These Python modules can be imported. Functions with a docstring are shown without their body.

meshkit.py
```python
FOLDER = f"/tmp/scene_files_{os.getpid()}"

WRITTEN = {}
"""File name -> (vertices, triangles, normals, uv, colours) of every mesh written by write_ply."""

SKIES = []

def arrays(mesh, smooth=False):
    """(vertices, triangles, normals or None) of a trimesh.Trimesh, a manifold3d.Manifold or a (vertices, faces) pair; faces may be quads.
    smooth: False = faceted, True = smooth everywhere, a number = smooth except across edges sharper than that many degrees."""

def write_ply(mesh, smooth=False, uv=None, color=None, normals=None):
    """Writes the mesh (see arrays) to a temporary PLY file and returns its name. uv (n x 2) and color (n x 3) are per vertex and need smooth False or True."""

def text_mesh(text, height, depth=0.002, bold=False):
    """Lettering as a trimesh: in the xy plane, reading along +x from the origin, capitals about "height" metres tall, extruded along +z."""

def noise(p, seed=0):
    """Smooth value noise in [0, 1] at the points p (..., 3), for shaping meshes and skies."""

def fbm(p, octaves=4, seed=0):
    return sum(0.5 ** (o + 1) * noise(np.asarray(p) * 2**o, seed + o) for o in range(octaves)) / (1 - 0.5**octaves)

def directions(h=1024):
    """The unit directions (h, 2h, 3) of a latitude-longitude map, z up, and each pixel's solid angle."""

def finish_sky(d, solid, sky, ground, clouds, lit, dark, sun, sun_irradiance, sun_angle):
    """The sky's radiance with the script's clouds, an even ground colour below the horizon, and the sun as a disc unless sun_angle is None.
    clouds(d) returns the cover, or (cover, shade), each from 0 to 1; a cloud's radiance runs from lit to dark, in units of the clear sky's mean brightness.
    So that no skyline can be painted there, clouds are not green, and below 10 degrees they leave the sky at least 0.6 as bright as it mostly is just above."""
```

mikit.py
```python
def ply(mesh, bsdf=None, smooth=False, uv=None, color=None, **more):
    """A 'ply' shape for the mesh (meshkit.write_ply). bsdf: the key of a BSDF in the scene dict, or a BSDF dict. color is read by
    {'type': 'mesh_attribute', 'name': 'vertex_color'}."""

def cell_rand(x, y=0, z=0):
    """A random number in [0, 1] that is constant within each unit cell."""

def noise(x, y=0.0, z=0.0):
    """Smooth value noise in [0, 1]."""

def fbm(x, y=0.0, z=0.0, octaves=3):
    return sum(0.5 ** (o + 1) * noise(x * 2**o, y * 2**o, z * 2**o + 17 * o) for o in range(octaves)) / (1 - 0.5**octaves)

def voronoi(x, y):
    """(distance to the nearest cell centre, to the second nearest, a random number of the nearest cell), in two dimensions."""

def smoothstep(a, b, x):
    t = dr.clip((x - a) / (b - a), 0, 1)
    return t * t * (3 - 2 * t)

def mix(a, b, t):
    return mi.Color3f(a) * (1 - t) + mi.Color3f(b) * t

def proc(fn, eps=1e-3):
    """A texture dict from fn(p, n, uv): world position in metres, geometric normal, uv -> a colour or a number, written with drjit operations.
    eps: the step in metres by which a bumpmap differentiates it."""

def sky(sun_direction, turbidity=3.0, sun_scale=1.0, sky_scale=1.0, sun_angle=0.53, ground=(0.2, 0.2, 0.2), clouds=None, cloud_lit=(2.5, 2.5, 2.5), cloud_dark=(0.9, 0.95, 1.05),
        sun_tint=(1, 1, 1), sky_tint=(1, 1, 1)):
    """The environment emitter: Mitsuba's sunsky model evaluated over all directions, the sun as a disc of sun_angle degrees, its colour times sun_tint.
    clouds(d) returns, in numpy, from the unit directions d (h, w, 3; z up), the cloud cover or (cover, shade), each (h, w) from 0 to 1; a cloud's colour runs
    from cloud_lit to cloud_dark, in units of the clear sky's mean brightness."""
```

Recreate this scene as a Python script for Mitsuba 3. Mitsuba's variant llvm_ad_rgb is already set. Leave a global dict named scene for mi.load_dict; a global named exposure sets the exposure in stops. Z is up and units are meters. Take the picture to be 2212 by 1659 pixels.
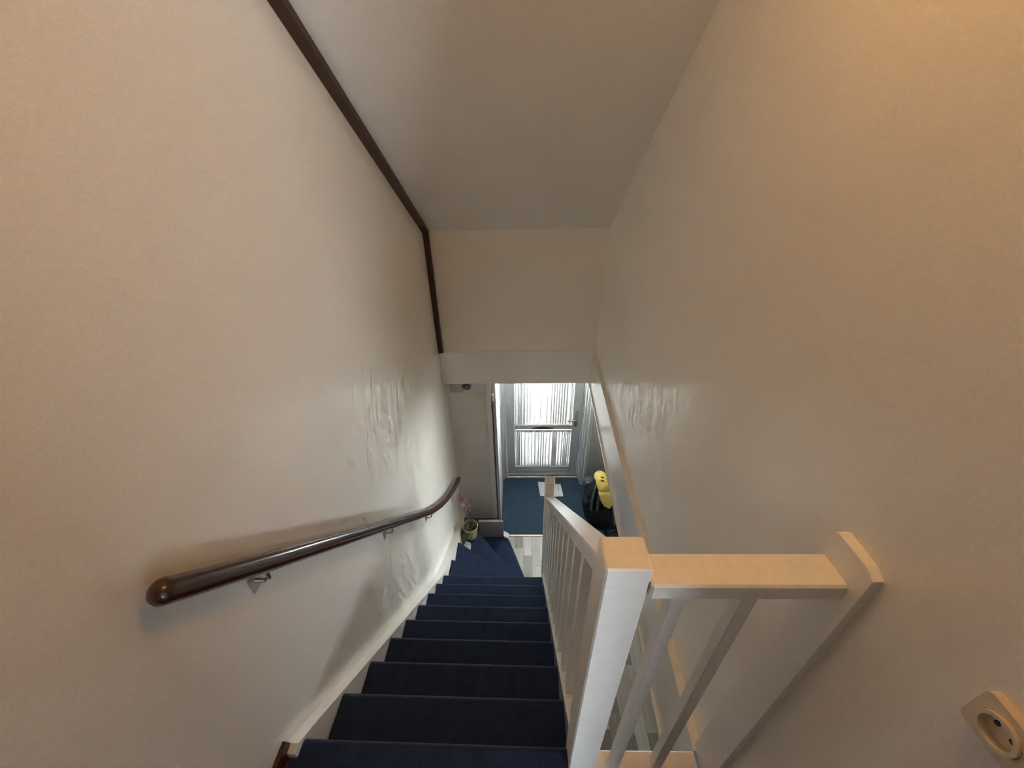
import math, random
import numpy as np, trimesh, mitsuba as mi, drjit as dr
import shapely.geometry as sg
import mikit
from mikit import ply, proc, noise, fbm, voronoi, cell_rand, smoothstep, mix
import meshkit

T = mi.ScalarTransform4f
scene, labels = {}, {}
rng = np.random.default_rng(7)

# ------------------------------------------------------------------ camera
# z = 0 is the upper landing, the hall floor lies 2.6 m below it; +y looks down the stairs
EYE = np.array([0.0, 0.0, 1.6368])
RIGHT = np.array([0.99977685, 0.01313718, -0.01654302])
UP = np.array([0.00710992, 0.5281626, 0.84911349])
FWD = np.array([-0.01989236, 0.84904163, -0.52795133])
FPX = 833.64
scene['camera'] = {'type': 'perspective', 'fov': math.degrees(2 * math.atan(1106 / FPX)), 'fov_axis': 'x', 'near_clip': 0.02, 'far_clip': 60.0,
                   'to_world': T().look_at(origin=EYE.tolist(), target=(EYE + FWD).tolist(), up=UP.tolist())}
exposure = 0.0
# ------------------------------------------------------------------ light
DOOR_LIGHT = [44.0, 50.0, 51.0]           # daylight behind the front door's panes
WINDOW_LIGHT = [41.0, 45.0, 48.0]         # daylight of the unseen bedroom window, lights left wall and newel
LIVING_LIGHT = [33.0, 35.0, 34.5]         # daylight of the unseen living room window, lights hall and stair foot
LAMP_LIGHT = [24.5, 12.2, 3.75]        # unseen warm ceiling lamp, placed to light the stair head and upper walls
scene['sky'] = {'type': 'constant', 'radiance': {'type': 'rgb', 'value': [0.3, 0.35, 0.4]}}

# ------------------------------------------------------------------ materials
def rgb(c):
    return {'type': 'rgb', 'value': [float(x) for x in c]}

def mat(key, color, rough=0.5, spec=0.5, metallic=0.0, bump=None, bscale=1.0, two=True, **more):
    b = {'type': 'principled', 'base_color': color if isinstance(color, dict) else rgb(color), 'roughness': rough, 'metallic': metallic, 'specular': spec, **more}
    if bump is not None:
        b = {'type': 'bumpmap', 'arbitrary': bump, 'scale': bscale, 'bsdf': b}
    if two:
        b = {'type': 'twosided', 'bsdf': b}
    scene[key] = b
    return key

def streaks(p, n, uv):
    # trowel and brush strokes in the wall paint: short slanted ridges in several directions
    h = p.x * 0.35 + p.y
    a = noise(h * 44 + p.z * 13, p.z * 5.5 - h * 1.5, 3.0)
    b = noise(h * 38 - p.z * 15, p.z * 5.0 + h * 2.0, 9.0)
    c = noise(h * 90 + p.z * 8, p.z * 11, 5.0)
    d = noise(h * 16 + p.z * 3, p.z * 3.5 - h, 13.0)
    m = smoothstep(0.30, 0.70, noise(h * 2.6, p.z * 2.1, 1.0))
    # the heavily brushed patch lies low on both walls near the stair foot
    q = smoothstep(0.7, 1.5, p.y + 0.35 * (noise(h * 3, p.z * 3, 21.0) - 0.5)) * smoothstep(1.0, 0.5, p.z)
    return (smoothstep(0.45, 0.85, a) * m + smoothstep(0.5, 0.9, b) * (1 - 0.6 * m) + 0.5 * d) * (0.06 + 0.94 * q) + 0.2 * c * (0.3 + 0.7 * q)

def grainy(p, n, uv):
    return fbm(p.x * 160, p.y * 160, p.z * 160, 2)

def wall_color(p, n, uv):
    g = fbm(p.x * 220, p.y * 220, p.z * 220, 2)
    q = fbm(p.x * 3, p.y * 3, p.z * 3, 3)
    return mi.Color3f(0.80, 0.772, 0.715) * (0.93 + 0.10 * g + 0.06 * (q - 0.5))

WALLC = proc(wall_color)
mat('mat_wall', WALLC, rough=0.23, spec=0.6, bump=proc(streaks, eps=2e-3), bscale=0.0042)
mat('mat_ceiling', WALLC, rough=0.7, spec=0.3, bump=proc(grainy, eps=1e-3), bscale=0.0002)
scene['mat_white_gloss'] = {'type': 'twosided', 'bsdf': {'type': 'bumpmap', 'scale': 0.00016, 'arbitrary': proc(lambda p, n, uv: noise(p.x * 60, p.y * 60, p.z * 5) + 0.5 * noise(p.x * 14, p.y * 14, p.z * 6), eps=2e-3),
    'bsdf': {'type': 'roughplastic', 'alpha': 0.045, 'int_ior': 1.58, 'nonlinear': False, 'diffuse_reflectance': proc(lambda p, n, uv: mi.Color3f(0.80, 0.785, 0.75) * (0.95 + 0.08 * fbm(p.x * 60, p.y * 60, p.z * 60, 2)))}}}
scene['mat_white_rail'] = {'type': 'twosided', 'bsdf': {'type': 'roughplastic', 'alpha': 0.13, 'int_ior': 1.55, 'nonlinear': False, 'diffuse_reflectance': proc(lambda p, n, uv: mi.Color3f(0.80, 0.785, 0.75) * (0.94 + 0.10 * fbm(p.x * 80, p.y * 80, p.z * 80, 2)))}}
mat('mat_white_satin', proc(lambda p, n, uv: mi.Color3f(0.80, 0.785, 0.75) * (0.94 + 0.10 * fbm(p.x * 90, p.y * 90, p.z * 90, 2))), rough=0.32, spec=0.5)
mat('mat_door_paint', (0.74, 0.79, 0.81), rough=0.3, spec=0.5)
mat('mat_door_white', (0.82, 0.84, 0.84), rough=0.3, spec=0.5)

def dark_wood(p, n, uv):
    g = fbm(p.x * 70, p.y * 6 + p.z * 6, p.z * 12, 3)
    return mix(mi.Color3f(0.017, 0.0042, 0.0024), mi.Color3f(0.036, 0.0095, 0.0050), g)
mat('mat_dark_wood', proc(dark_wood), rough=0.4, spec=0.45)
mat('mat_rail_wood', proc(dark_wood), rough=0.22, spec=0.6)

def carpet_fn(lo, hi):
    def f(p, n, uv):
        g = fbm(p.x * 420, p.y * 420, p.z * 420, 2)
        q = fbm(p.x * 22, p.y * 22, p.z * 22, 3)
        return mix(mi.Color3f(*lo), mi.Color3f(*hi), dr.clip(0.75 * g + 0.5 * (q - 0.25), 0, 1))
    return proc(f)
PILE = proc(lambda p, n, uv: fbm(p.x * 330, p.y * 330, p.z * 330, 2))
mat('mat_stair_carpet', carpet_fn((0.010, 0.016, 0.034), (0.026, 0.041, 0.084)), rough=0.95, spec=0.12, sheen=0.5, bump=PILE, bscale=0.003)
mat('mat_hall_carpet', carpet_fn((0.020, 0.036, 0.056), (0.048, 0.080, 0.118)), rough=0.95, spec=0.12, sheen=0.3, bump=PILE, bscale=0.002)

def plank_mat(key, c):
    def f(p, n, uv):
        g = fbm(p.x * 55 + c[0] * 91, p.y * 3.5, c[1] * 57, 3)
        k = noise(p.x * 240, p.y * 9, 2.0)
        return mi.Color3f(*c) * (0.74 + 0.36 * g + 0.12 * k)
    mat(key, proc(f), rough=0.38, spec=0.4)
    return key
PLANKS = [plank_mat('mat_plank_%d' % i, c) for i, c in enumerate([(0.52, 0.47, 0.41), (0.38, 0.335, 0.285), (0.25, 0.215, 0.18), (0.20, 0.172, 0.15), (0.44, 0.395, 0.34)])]

mat('mat_steel', (0.55, 0.54, 0.50), rough=0.3, metallic=1.0)
mat('mat_alu', (0.62, 0.58, 0.54), rough=0.42, metallic=1.0)
mat('mat_black_iron', (0.015, 0.013, 0.013), rough=0.5)
mat('mat_gap_dark', (0.02, 0.02, 0.022), rough=0.7)  # dark colour put into the gaps at both doors
mat('mat_paper', (0.80, 0.82, 0.86), rough=0.6, spec=0.3)
mat('mat_paper_print', (0.42, 0.44, 0.48), rough=0.6, spec=0.3)
mat('mat_board', proc(lambda p, n, uv: mi.Color3f(0.27, 0.25, 0.27) * (0.9 + 0.2 * fbm(p.x * 200, p.y * 200, p.z * 200, 2))), rough=0.7, spec=0.2)
mat('mat_chime_box', (0.40, 0.39, 0.37), rough=0.5)
mat('mat_chime_bell', (0.10, 0.095, 0.085), rough=0.35, metallic=0.8)
mat('mat_pot', proc(lambda p, n, uv: mi.Color3f(0.46, 0.40, 0.22) * (0.85 + 0.3 * fbm(p.x * 60, p.y * 60, p.z * 60, 3))), rough=0.35, spec=0.5)
mat('mat_soil', (0.03, 0.022, 0.014), rough=0.95)
mat('mat_leaf', proc(lambda p, n, uv: mi.Color3f(0.028, 0.045, 0.012) * (0.7 + 0.6 * fbm(p.x * 40, p.y * 40, p.z * 40, 2))), rough=0.45)
mat('mat_stem', (0.045, 0.032, 0.018), rough=0.6)
mat('mat_petal', proc(lambda p, n, uv: mix(mi.Color3f(0.40, 0.24, 0.32), mi.Color3f(0.62, 0.48, 0.54), fbm(p.x * 90, p.y * 90, p.z * 90, 2))), rough=0.7)
mat('mat_bag_black', proc(lambda p, n, uv: mi.Color3f(0.0042, 0.0042, 0.0052) * (0.7 + 0.6 * fbm(p.x * 300, p.y * 300, p.z * 300, 2))), rough=0.75, spec=0.2)
mat('mat_bag_grey', (0.040, 0.043, 0.052), rough=0.75, spec=0.3)
mat('mat_bag_slate', proc(lambda p, n, uv: mi.Color3f(0.022, 0.026, 0.034) * (0.5 + fbm(p.x * 80, p.y * 80, p.z * 80, 3))), rough=0.7, spec=0.3)
mat('mat_bag_pale', (0.38, 0.42, 0.41), rough=0.55, spec=0.3)
mat('mat_yellow', proc(lambda p, n, uv: mi.Color3f(0.66, 0.47, 0.11) * (0.85 + 0.25 * fbm(p.x * 35, p.y * 35, p.z * 35, 3))), rough=0.5, spec=0.35)
mat('mat_socket', (0.58, 0.50, 0.39), rough=0.35, spec=0.5)
mat('mat_opal', (0.9, 0.88, 0.82), rough=0.4)
mat('mat_sheer', (0.85, 0.87, 0.88), rough=0.8)
mat('mat_unseen_room', (0.30, 0.33, 0.37), rough=0.8, spec=0.2)  # grey of the unseen rooms, chosen to keep their bounce light low
scene['mat_curtain'] = {'type': 'principledthin', 'base_color': rgb((0.93, 0.94, 0.94)), 'roughness': 0.9, 'diff_trans': 0.052, 'spec_trans': 0.0, 'eta': 1.3}
scene['mat_pane'] = {'type': 'twosided', 'bsdf': {'type': 'diffuse', 'reflectance': rgb((0.2, 0.2, 0.2))}}

# ------------------------------------------------------------------ helpers
used = {}
def numbered(base, suffixed=True):
    if base not in used:
        used[base] = 0
        return base
    used[base] += 1
    return '%s_%03d' % (base, used[base])

def thing(name, label, cat=None, group=None, kind=None):
    key = numbered(name)
    d = {'label': label}
    if cat: d['category'] = cat
    if group: d['group'] = group
    if kind: d['kind'] = kind
    labels[key] = d
    return key

def part(parent, name, mesh, m, smooth=False, label=None, kind=None, **more):
    key = numbered(parent + '__' + name)
    scene[key] = ply(mesh, m, smooth, **more) if not isinstance(mesh, dict) else mesh
    if label or kind:
        labels[key] = {}
        if label: labels[key]['label'] = label
        if kind: labels[key]['kind'] = kind
    return key

def single(name, mesh, m, label, cat=None, group=None, kind=None, smooth=False, **more):
    key = thing(name, label, cat, group, kind)
    scene[key] = ply(mesh, m, smooth, **more)
    return key

def struct(name, mesh, m, label, smooth=False, **more):
    return single(name, mesh, m, label, kind='structure', smooth=smooth, **more)

def tm(v, f):
    m = trimesh.Trimesh(np.asarray(v, float), np.asarray(f), process=False)
    return m

def box(x0, x1, y0, y1, z0, z1, c=0.0):
    """A box with chamfered edges."""
    lo, hi = np.array([x0, y0, z0], float), np.array([x1, y1, z1], float)
    if c <= 0:
        m = trimesh.creation.box(extents=hi - lo)
        m.apply_translation((lo + hi) / 2)
        return m
    c = min(c, 0.45 * (hi - lo).min())
    pts = []
    for k in np.ndindex(2, 2, 2):
        corner = np.where(k, hi, lo)
        s = np.where(k, -1, 1)
        for a in range(3):
            q = corner + s * c
            q[a] = corner[a]
            pts.append(q)
    return trimesh.convex.convex_hull(np.array(pts))

def hull(pts):
    return trimesh.convex.convex_hull(np.array(pts, float))

def slab(poly, z0, z1):
    m = trimesh.creation.extrude_polygon(sg.Polygon(poly), z1 - z0, engine='earcut')
    m.apply_translation([0, 0, z0])
    return m

def sheet(p0, p1, poly, thick, holes=None):
    """A vertical wall: polygon in (distance from p0 toward p1, z), thickened to the right-hand side of p0 -> p1 (negative: left)."""
    p0, p1 = np.array(p0, float), np.array(p1, float)
    d = (p1 - p0) / np.linalg.norm(p1 - p0)
    r = np.array([d[1], -d[0]])
    m = trimesh.creation.extrude_polygon(sg.Polygon(poly, holes or []), abs(thick), engine='earcut')
    v = m.vertices.copy()
    t = v[:, 2] * np.sign(thick)
    xy = p0 + v[:, :1] * d + t[:, None] * r
    m.vertices = np.c_[xy, v[:, 1]]
    m.fix_normals()
    return m

def yz(poly, xa, xb):
    """A profile in (y, z) between the planes xa and xb; these may be functions of y."""
    fa = xa if callable(xa) else (lambda y: xa + 0 * y)
    fb = xb if callable(xb) else (lambda y: xb + 0 * y)
    m = trimesh.creation.extrude_polygon(sg.Polygon(poly), 1.0, engine='earcut')
    v = m.vertices.copy()
    y, z, t = v[:, 0], v[:, 1], v[:, 2]
    m.vertices = np.c_[fa(y) * (1 - t) + fb(y) * t, y, z]
    m.fix_normals()
    return m

def tube(path, radius, n=14, flat=1.0, upv=(0, 0, 1), cap_round=True):
    """A round or oval bar along a path; flat scales the section along the sideways axis."""
    path = np.array(path, float)
    r = np.broadcast_to(np.asarray(radius, float), (len(path),)).copy()
    t = np.gradient(path, axis=0)
    t /= np.linalg.norm(t, axis=1, keepdims=True)
    if cap_round:
        a, b, ta, tb, ra, rb = path[0], path[-1], t[0], t[-1], r[0], r[-1]
        k = np.radians([80, 60, 38, 18])
        pa = [a - ta * ra * math.sin(q) for q in k]
        pb = [b + tb * rb * math.sin(q) for q in k[::-1]]
        path = np.vstack([pa, path, pb])
        r = np.r_[[ra * math.cos(q) for q in k], r, [rb * math.cos(q) for q in k[::-1]]]
        t = np.vstack([[ta] * 4, t, [tb] * 4])
    ang = np.arange(n) * 2 * math.pi / n
    rings = []
    for p, q, d in zip(path, r, t):
        s = np.cross(d, upv)
        if np.linalg.norm(s) < 1e-3:
            s = np.cross(d, (0, 1, 0))
        s /= np.linalg.norm(s)
        u = np.cross(s, d)
        rings.append(p + q * (flat * np.cos(ang)[:, None] * s + np.sin(ang)[:, None] * u))
    v = np.vstack(rings + [path[:1], path[-1:]])
    f, N = [], len(path)
    for i in range(N - 1):
        for j in range(n):
            a, b = i * n + j, i * n + (j + 1) % n
            f += [[a, b, b + n], [a, b + n, a + n]]
    for j in range(n):
        f.append([N * n, (j + 1) % n, j])
        f.append([N * n + 1, (N - 1) * n + j, (N - 1) * n + (j + 1) % n])
    m = tm(v, f)
    m.fix_normals()
    return m

def lathe(profile, n=36, at=(0, 0, 0)):
    m = trimesh.creation.revolve(np.array(profile, float), sections=n)
    m.apply_translation(at)
    return m

def blob(center, radii, power=2.6, bump=0.0, freq=6.0, seed=0, sub=4, rot=None):
    m = trimesh.creation.icosphere(subdivisions=sub)
    v = m.vertices
    q = (np.abs(v) ** power).sum(1) ** (-1.0 / power)
    v = v * q[:, None]
    if bump:
        v = v * (1 + bump * (meshkit.fbm(v * freq * 0.5 + 11.3 * seed, 3, seed) - 0.5) * 2)[:, None]
    v = v * np.array(radii)
    if rot is not None:
        v = v @ np.array(rot).T
    m.vertices = v + np.array(center)
    return m

def rotz(a):
    c, s = math.cos(a), math.sin(a)
    return np.array([[c, -s, 0], [s, c, 0], [0, 0, 1]])
def rotx(a):
    c, s = math.cos(a), math.sin(a)
    return np.array([[1, 0, 0], [0, c, -s], [0, s, c]])
def roty(a):
    c, s = math.cos(a), math.sin(a)
    return np.array([[c, 0, s], [0, 1, 0], [-s, 0, c]])

def loft(poly_list, zs):
    """Polygons with the same number of corners, stacked at the heights zs into one closed mesh (top and bottom are convex)."""
    n = len(poly_list[0])
    v = np.vstack([np.c_[np.array(p), np.full(n, z)] for p, z in zip(poly_list, zs)])
    f = []
    for i in range(len(zs) - 1):
        for j in range(n):
            a, b = i * n + j, i * n + (j + 1) % n
            f += [[a, b, b + n], [a, b + n, a + n]]
    for j in range(1, n - 1):
        f.append([0, j + 1, j])
        o = (len(zs) - 1) * n
        f.append([o, o + j, o + j + 1])
    m = tm(v, f)
    m.fix_normals()
    return m

def inset(poly, d):
    """Moves every edge of a convex counter-clockwise polygon inward by d."""
    p = np.array(poly, float)
    n = len(p)
    out = []
    for i in range(n):
        a, b, c = p[i - 1], p[i], p[(i + 1) % n]
        e1, e2 = (b - a) / np.linalg.norm(b - a), (c - b) / np.linalg.norm(c - b)
        n1, n2 = np.array([-e1[1], e1[0]]), np.array([-e2[1], e2[0]])
        A = np.array([n1, n2])
        out.append(np.linalg.solve(A, [n1 @ a + d, n2 @ b + d]))
    return np.array(out)

# ------------------------------------------------------------------ the house
F = -2.6                       # hall floor
XL = -0.75                     # left wall
YF = 3.2                       # far edge of the stairwell
CEIL = 2.42
FL = -0.345                    # underside of the upper floor

def xr(y):                     # right upper wall, slightly out of square
    return 0.568 + 0.0479 * (y - 0.4)
def xfas(y):                   # its fascia along the stairwell
    return 0.538 + 0.0492 * (y - 0.4)
YB, XB = -2.3, xr(-2.3)
SK = 0.01737
def SX(x, y):                  # the stair flight stands one degree out of square
    return x + SK * y

# left wall, one tall sheet from the hall floor to the roof slope
yk = YF - (CEIL - 1.07) / 0.605
top = [(YF + 0.15 - YB, 1.07), (YF - YB, 1.07), (yk - YB, CEIL), (0, CEIL)]
struct('wall_left', sheet((XL, YB), (XL, 5.2), [(0, F - 0.1), (3.44 - YB, F - 0.1), (3.44 - YB, 0.0), (YF + 0.15 - YB, 0.0)] + [(s, z + 0.1) for s, z in top], -0.12), 'mat_wall',
       'tall cream wall on the left with glossy slanted brush strokes')
# right upper wall; its unseen doorway is placed to aim the bedroom daylight
DW0, DW1, DWZ = -1.0, -0.17, 2.02
p0, p1 = (XB, YB), (xr(YF + 0.12), YF + 0.12)
L = math.dist(p0, p1)
ks = L / (YF + 0.12 - YB)
poly = [(0, -0.02), ((DW0 - YB) * ks, -0.02), ((DW0 - YB) * ks, DWZ), ((DW1 - YB) * ks, DWZ), ((DW1 - YB) * ks, -0.02), (L, -0.02), (L, 1.17), ((YF - YB) * ks, 1.17), ((yk - YB) * ks, CEIL + 0.1), (0, CEIL + 0.1)]
struct('wall_right', sheet(p0, p1, poly, 0.12), 'mat_wall', 'tall cream wall on the right above the stairwell fascia')
# sloping ceiling and flat ceiling
struct('ceiling', yz([(YF, 1.07), (yk, CEIL), (yk, CEIL + 0.1), (YF, 1.17)], XL - 0.1, lambda y: xr(y) + 0.1), 'mat_ceiling', 'sloping cream ceiling over the stairwell')
struct('ceiling_001', slab([(XL - 0.1, YB - 0.1), (XB + 0.1, YB - 0.1), (xr(yk) + 0.1, yk), (XL - 0.1, yk)], CEIL, CEIL + 0.1), 'mat_ceiling', 'flat ceiling over the upper landing behind the viewer')
struct('wall_far', box(XL - 0.02, xr(YF) + 0.08, YF, YF + 0.1, 0.0, 1.17), 'mat_ceiling', 'small beige upright wall between the sloping ceiling and the stairwell beam')
struct('wall_back', box(XL - 0.12, XB + 0.1, YB - 0.1, YB, -0.02, CEIL + 0.1), 'mat_wall', 'cream wall at the back of the landing behind the viewer')
# landing floor (carpeted) with its carpet
struct('floor_landing', slab([(XL, YB), (XB + 0.1, YB), (xr(0.38) + 0.02, 0.372), (0.15, 0.372), (0.15, 0.40), (XL, 0.40)], FL, -0.014), 'mat_ceiling', 'upper landing floor under the carpet')

# fascia boards of the stairwell
t3 = struct('trim_3', box(XL + 0.002, xfas(YF) + 0.001, YF - 0.008, YF + 0.1, FL, 0.004, 0.003), 'mat_white_gloss', 'white painted beam across the far end of the stairwell')
t4 = thing('trim_4', 'glossy white fascia board along the right edge of the stairwell', kind='structure')
part(t4, 'board', sheet((xfas(0.43), 0.43), (xfas(YF - 0.01), YF - 0.01), [(0, FL), (2.764, FL), (2.764, 0.002), (0, 0.002)], 0.055), 'mat_white_gloss')
yb_ = (0.43, YF - 0.012)
part(t4, 'bead', sheet((xfas(yb_[0]) - 0.011, yb_[0]), (xfas(yb_[1]) - 0.011, yb_[1]), [(0, FL - 0.008), (2.762, FL - 0.008), (2.762, FL + 0.012), (0, FL + 0.012)], 0.03), 'mat_white_gloss', label='thin white bead along the lower edge of the fascia')

# dark battens in the corner of the left wall
sl = math.hypot(1, 0.605)
struct('trim_1', hull([(x, y, 1.07 + 0.605 * (YF - y) + d) for x in (XL - 0.002, XL + 0.047) for y in (yk, YF - 0.0) for d in (-0.034, 0.001)]), 'mat_dark_wood', 'dark brown batten along the joint of left wall and sloping ceiling')
struct('trim_2', box(XL - 0.002, XL + 0.044, YF - 0.034, YF + 0.001, 0.004, 1.066, 0.003), 'mat_dark_wood', 'short upright dark brown batten beside the beige upper wall')
struct('baseboard_left', hull([(x, y, z) for x in (XL - 0.001, XL + 0.013) for y in (YB, 0.425) for z in (0.0, 0.062)] + [(XL + 0.013, 0.435, 0.0), (XL, 0.435, 0.0)]), 'mat_dark_wood', 'dark brown skirting board at the landing carpet')

# ground floor shell
GX = 1.27
YW = 3.30                       # wall at the foot of the stairs
YD = 4.20                       # front door plane
struct('floor', box(-1.6, GX + 0.1, -0.7, 4.3, F - 0.12, F - 0.012), 'mat_ceiling', 'hall subfloor under laminate and carpet')
struct('wall_stair_foot', box(XL - 0.02, -0.345, YW, YW + 0.1, F, FL), 'mat_wall', 'cream wall facing the stair foot with the doorbell chime')
c = thing('trim_5', 'white door casing on the end of the stair foot wall', kind='structure')
part(c, 'casing', box(-0.350, -0.296, YW - 0.018, YW + 0.11, F, FL, 0.004), 'mat_white_satin')
part(c, 'stop', box(-0.298, -0.288, YW + 0.02, YW + 0.11, F, FL, 0.002), 'mat_white_satin')
part(c, 'gap_strip', box(-0.290, -0.283, YW - 0.004, YW + 0.03, F + 0.02, -0.60), 'mat_gap_dark', label='dark strip in the gap beside the inner door')  # dark strip along the hinge side gap of the inner door
struct('wall_hall_left', box(-0.42, -0.35, YW + 0.1, YD + 0.05, F, FL), 'mat_wall', 'vestibule wall behind the open white inner door')
LD0, LD1, LDZ = 2.12, 2.94, -0.56  # unseen doorway, placed to pass living room daylight to the stair foot
struct('wall_hall_right', sheet((GX, -0.7), (GX, 4.3), [(0, F), (LD0 + 0.7, F), (LD0 + 0.7, LDZ), (LD1 + 0.7, LDZ), (LD1 + 0.7, F), (5.0, F), (5.0, FL), (0, FL)], 0.1), 'mat_wall', 'hall wall on the right beside the bags')
struct('wall_front', trimesh.util.concatenate([box(0.925, GX, 4.03, 4.13, F, FL), box(-0.42, 0.95, 4.08, 4.2, -0.46, FL)]), 'mat_wall', 'hall wall beside and above the front door')
struct('wall_under_landing', box(-0.75, GX, -0.7, -0.6, F, FL), 'mat_wall', 'hall wall under the upper landing')
struct('ceiling_hall', trimesh.util.concatenate([box(-0.85, GX + 0.1, YF + 0.1, 4.35, FL, FL + 0.09), slab([(xfas(0.43) + 0.05, 0.43), (GX + 0.1, 0.43), (GX + 0.1, YF + 0.1), (xfas(YF) + 0.05, YF + 0.1)], FL, FL + 0.09), box(XB, GX + 0.1, -0.7, 0.43, FL - 0.09, FL - 0.0)]), 'mat_ceiling', 'hall ceiling below the upper floor')
struct('baseboard_front', box(0.935, GX, 4.015, 4.03, F, F + 0.07, 0.002), 'mat_dark_wood', 'dark skirting beside the front door')
struct('baseboard_right', trimesh.util.concatenate([box(GX - 0.014, GX, -0.6, LD0, F, F + 0.07, 0.002), box(GX - 0.014, GX, LD1, 4.015, F, F + 0.07, 0.002)]), 'mat_dark_wood', 'dark skirting along the right hall wall')
# laminate: three-strip boards, each strip an own piece
strip = 0.1025
xs0 = -0.382
runs = {3: [(2.34, 2.62, 0), (2.62, 2.98, 4), (2.98, 3.138, 3)], 4: [(2.33, 2.58, 1), (2.58, 2.87, 2), (2.87, 3.138, 0)], 5: [(2.30, 2.74, 4), (2.74, 2.99, 1), (2.99, 3.138, 4)], 6: [(2.41, 2.80, 0), (2.80, 3.138, 0)]}
for i in range(17):
    x0 = xs0 + i * strip
    if x0 > GX - 0.02: break
    y, rows = -0.62 + rng.uniform(-0.4, 0), []
    end = runs[i][0][0] if i in runs else 3.138
    while y < end:
        ln = rng.choice([0.29, 0.36, 0.44, 0.52])
        rows.append((max(y, -0.598), min(y + ln, end), int(rng.choice(5, p=[0.24, 0.24, 0.19, 0.15, 0.18]))))
        y += ln
    for a, b, tone in rows + runs.get(i, []):
        if b - a > 0.03:
            part('floor', 'plank', box(x0 + 0.0004, min(x0 + strip - 0.0004, GX - 0.014), a + 0.0004, b - 0.0004, F - 0.012, F - rng.uniform(0, 0.0004), 0.0007), PLANKS[tone])
single('threshold_strip', hull([(x, y, z) for x in (-0.203, GX - 0.016) for (y, z) in ((3.139, F - 0.012), (3.139, F + 0.001), (3.150, F + 0.006), (3.162, F + 0.006), (3.173, F + 0.001), (3.173, F - 0.012))]), 'mat_alu',
       'narrow grey metal strip between laminate floor and blue entrance carpet', 'floor strip')
single('entrance_carpet', slab([(-0.208, 3.174), (GX - 0.016, 3.174), (GX - 0.016, 4.014), (0.925, 4.014), (0.925, 4.03), (0.86, 4.03), (0.86, 4.146), (-0.248, 4.146), (-0.248, 3.28)], F - 0.012, F + 0.004), 'mat_hall_carpet',
       'dark blue fitted carpet in front of the front door', 'carpet')

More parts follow.
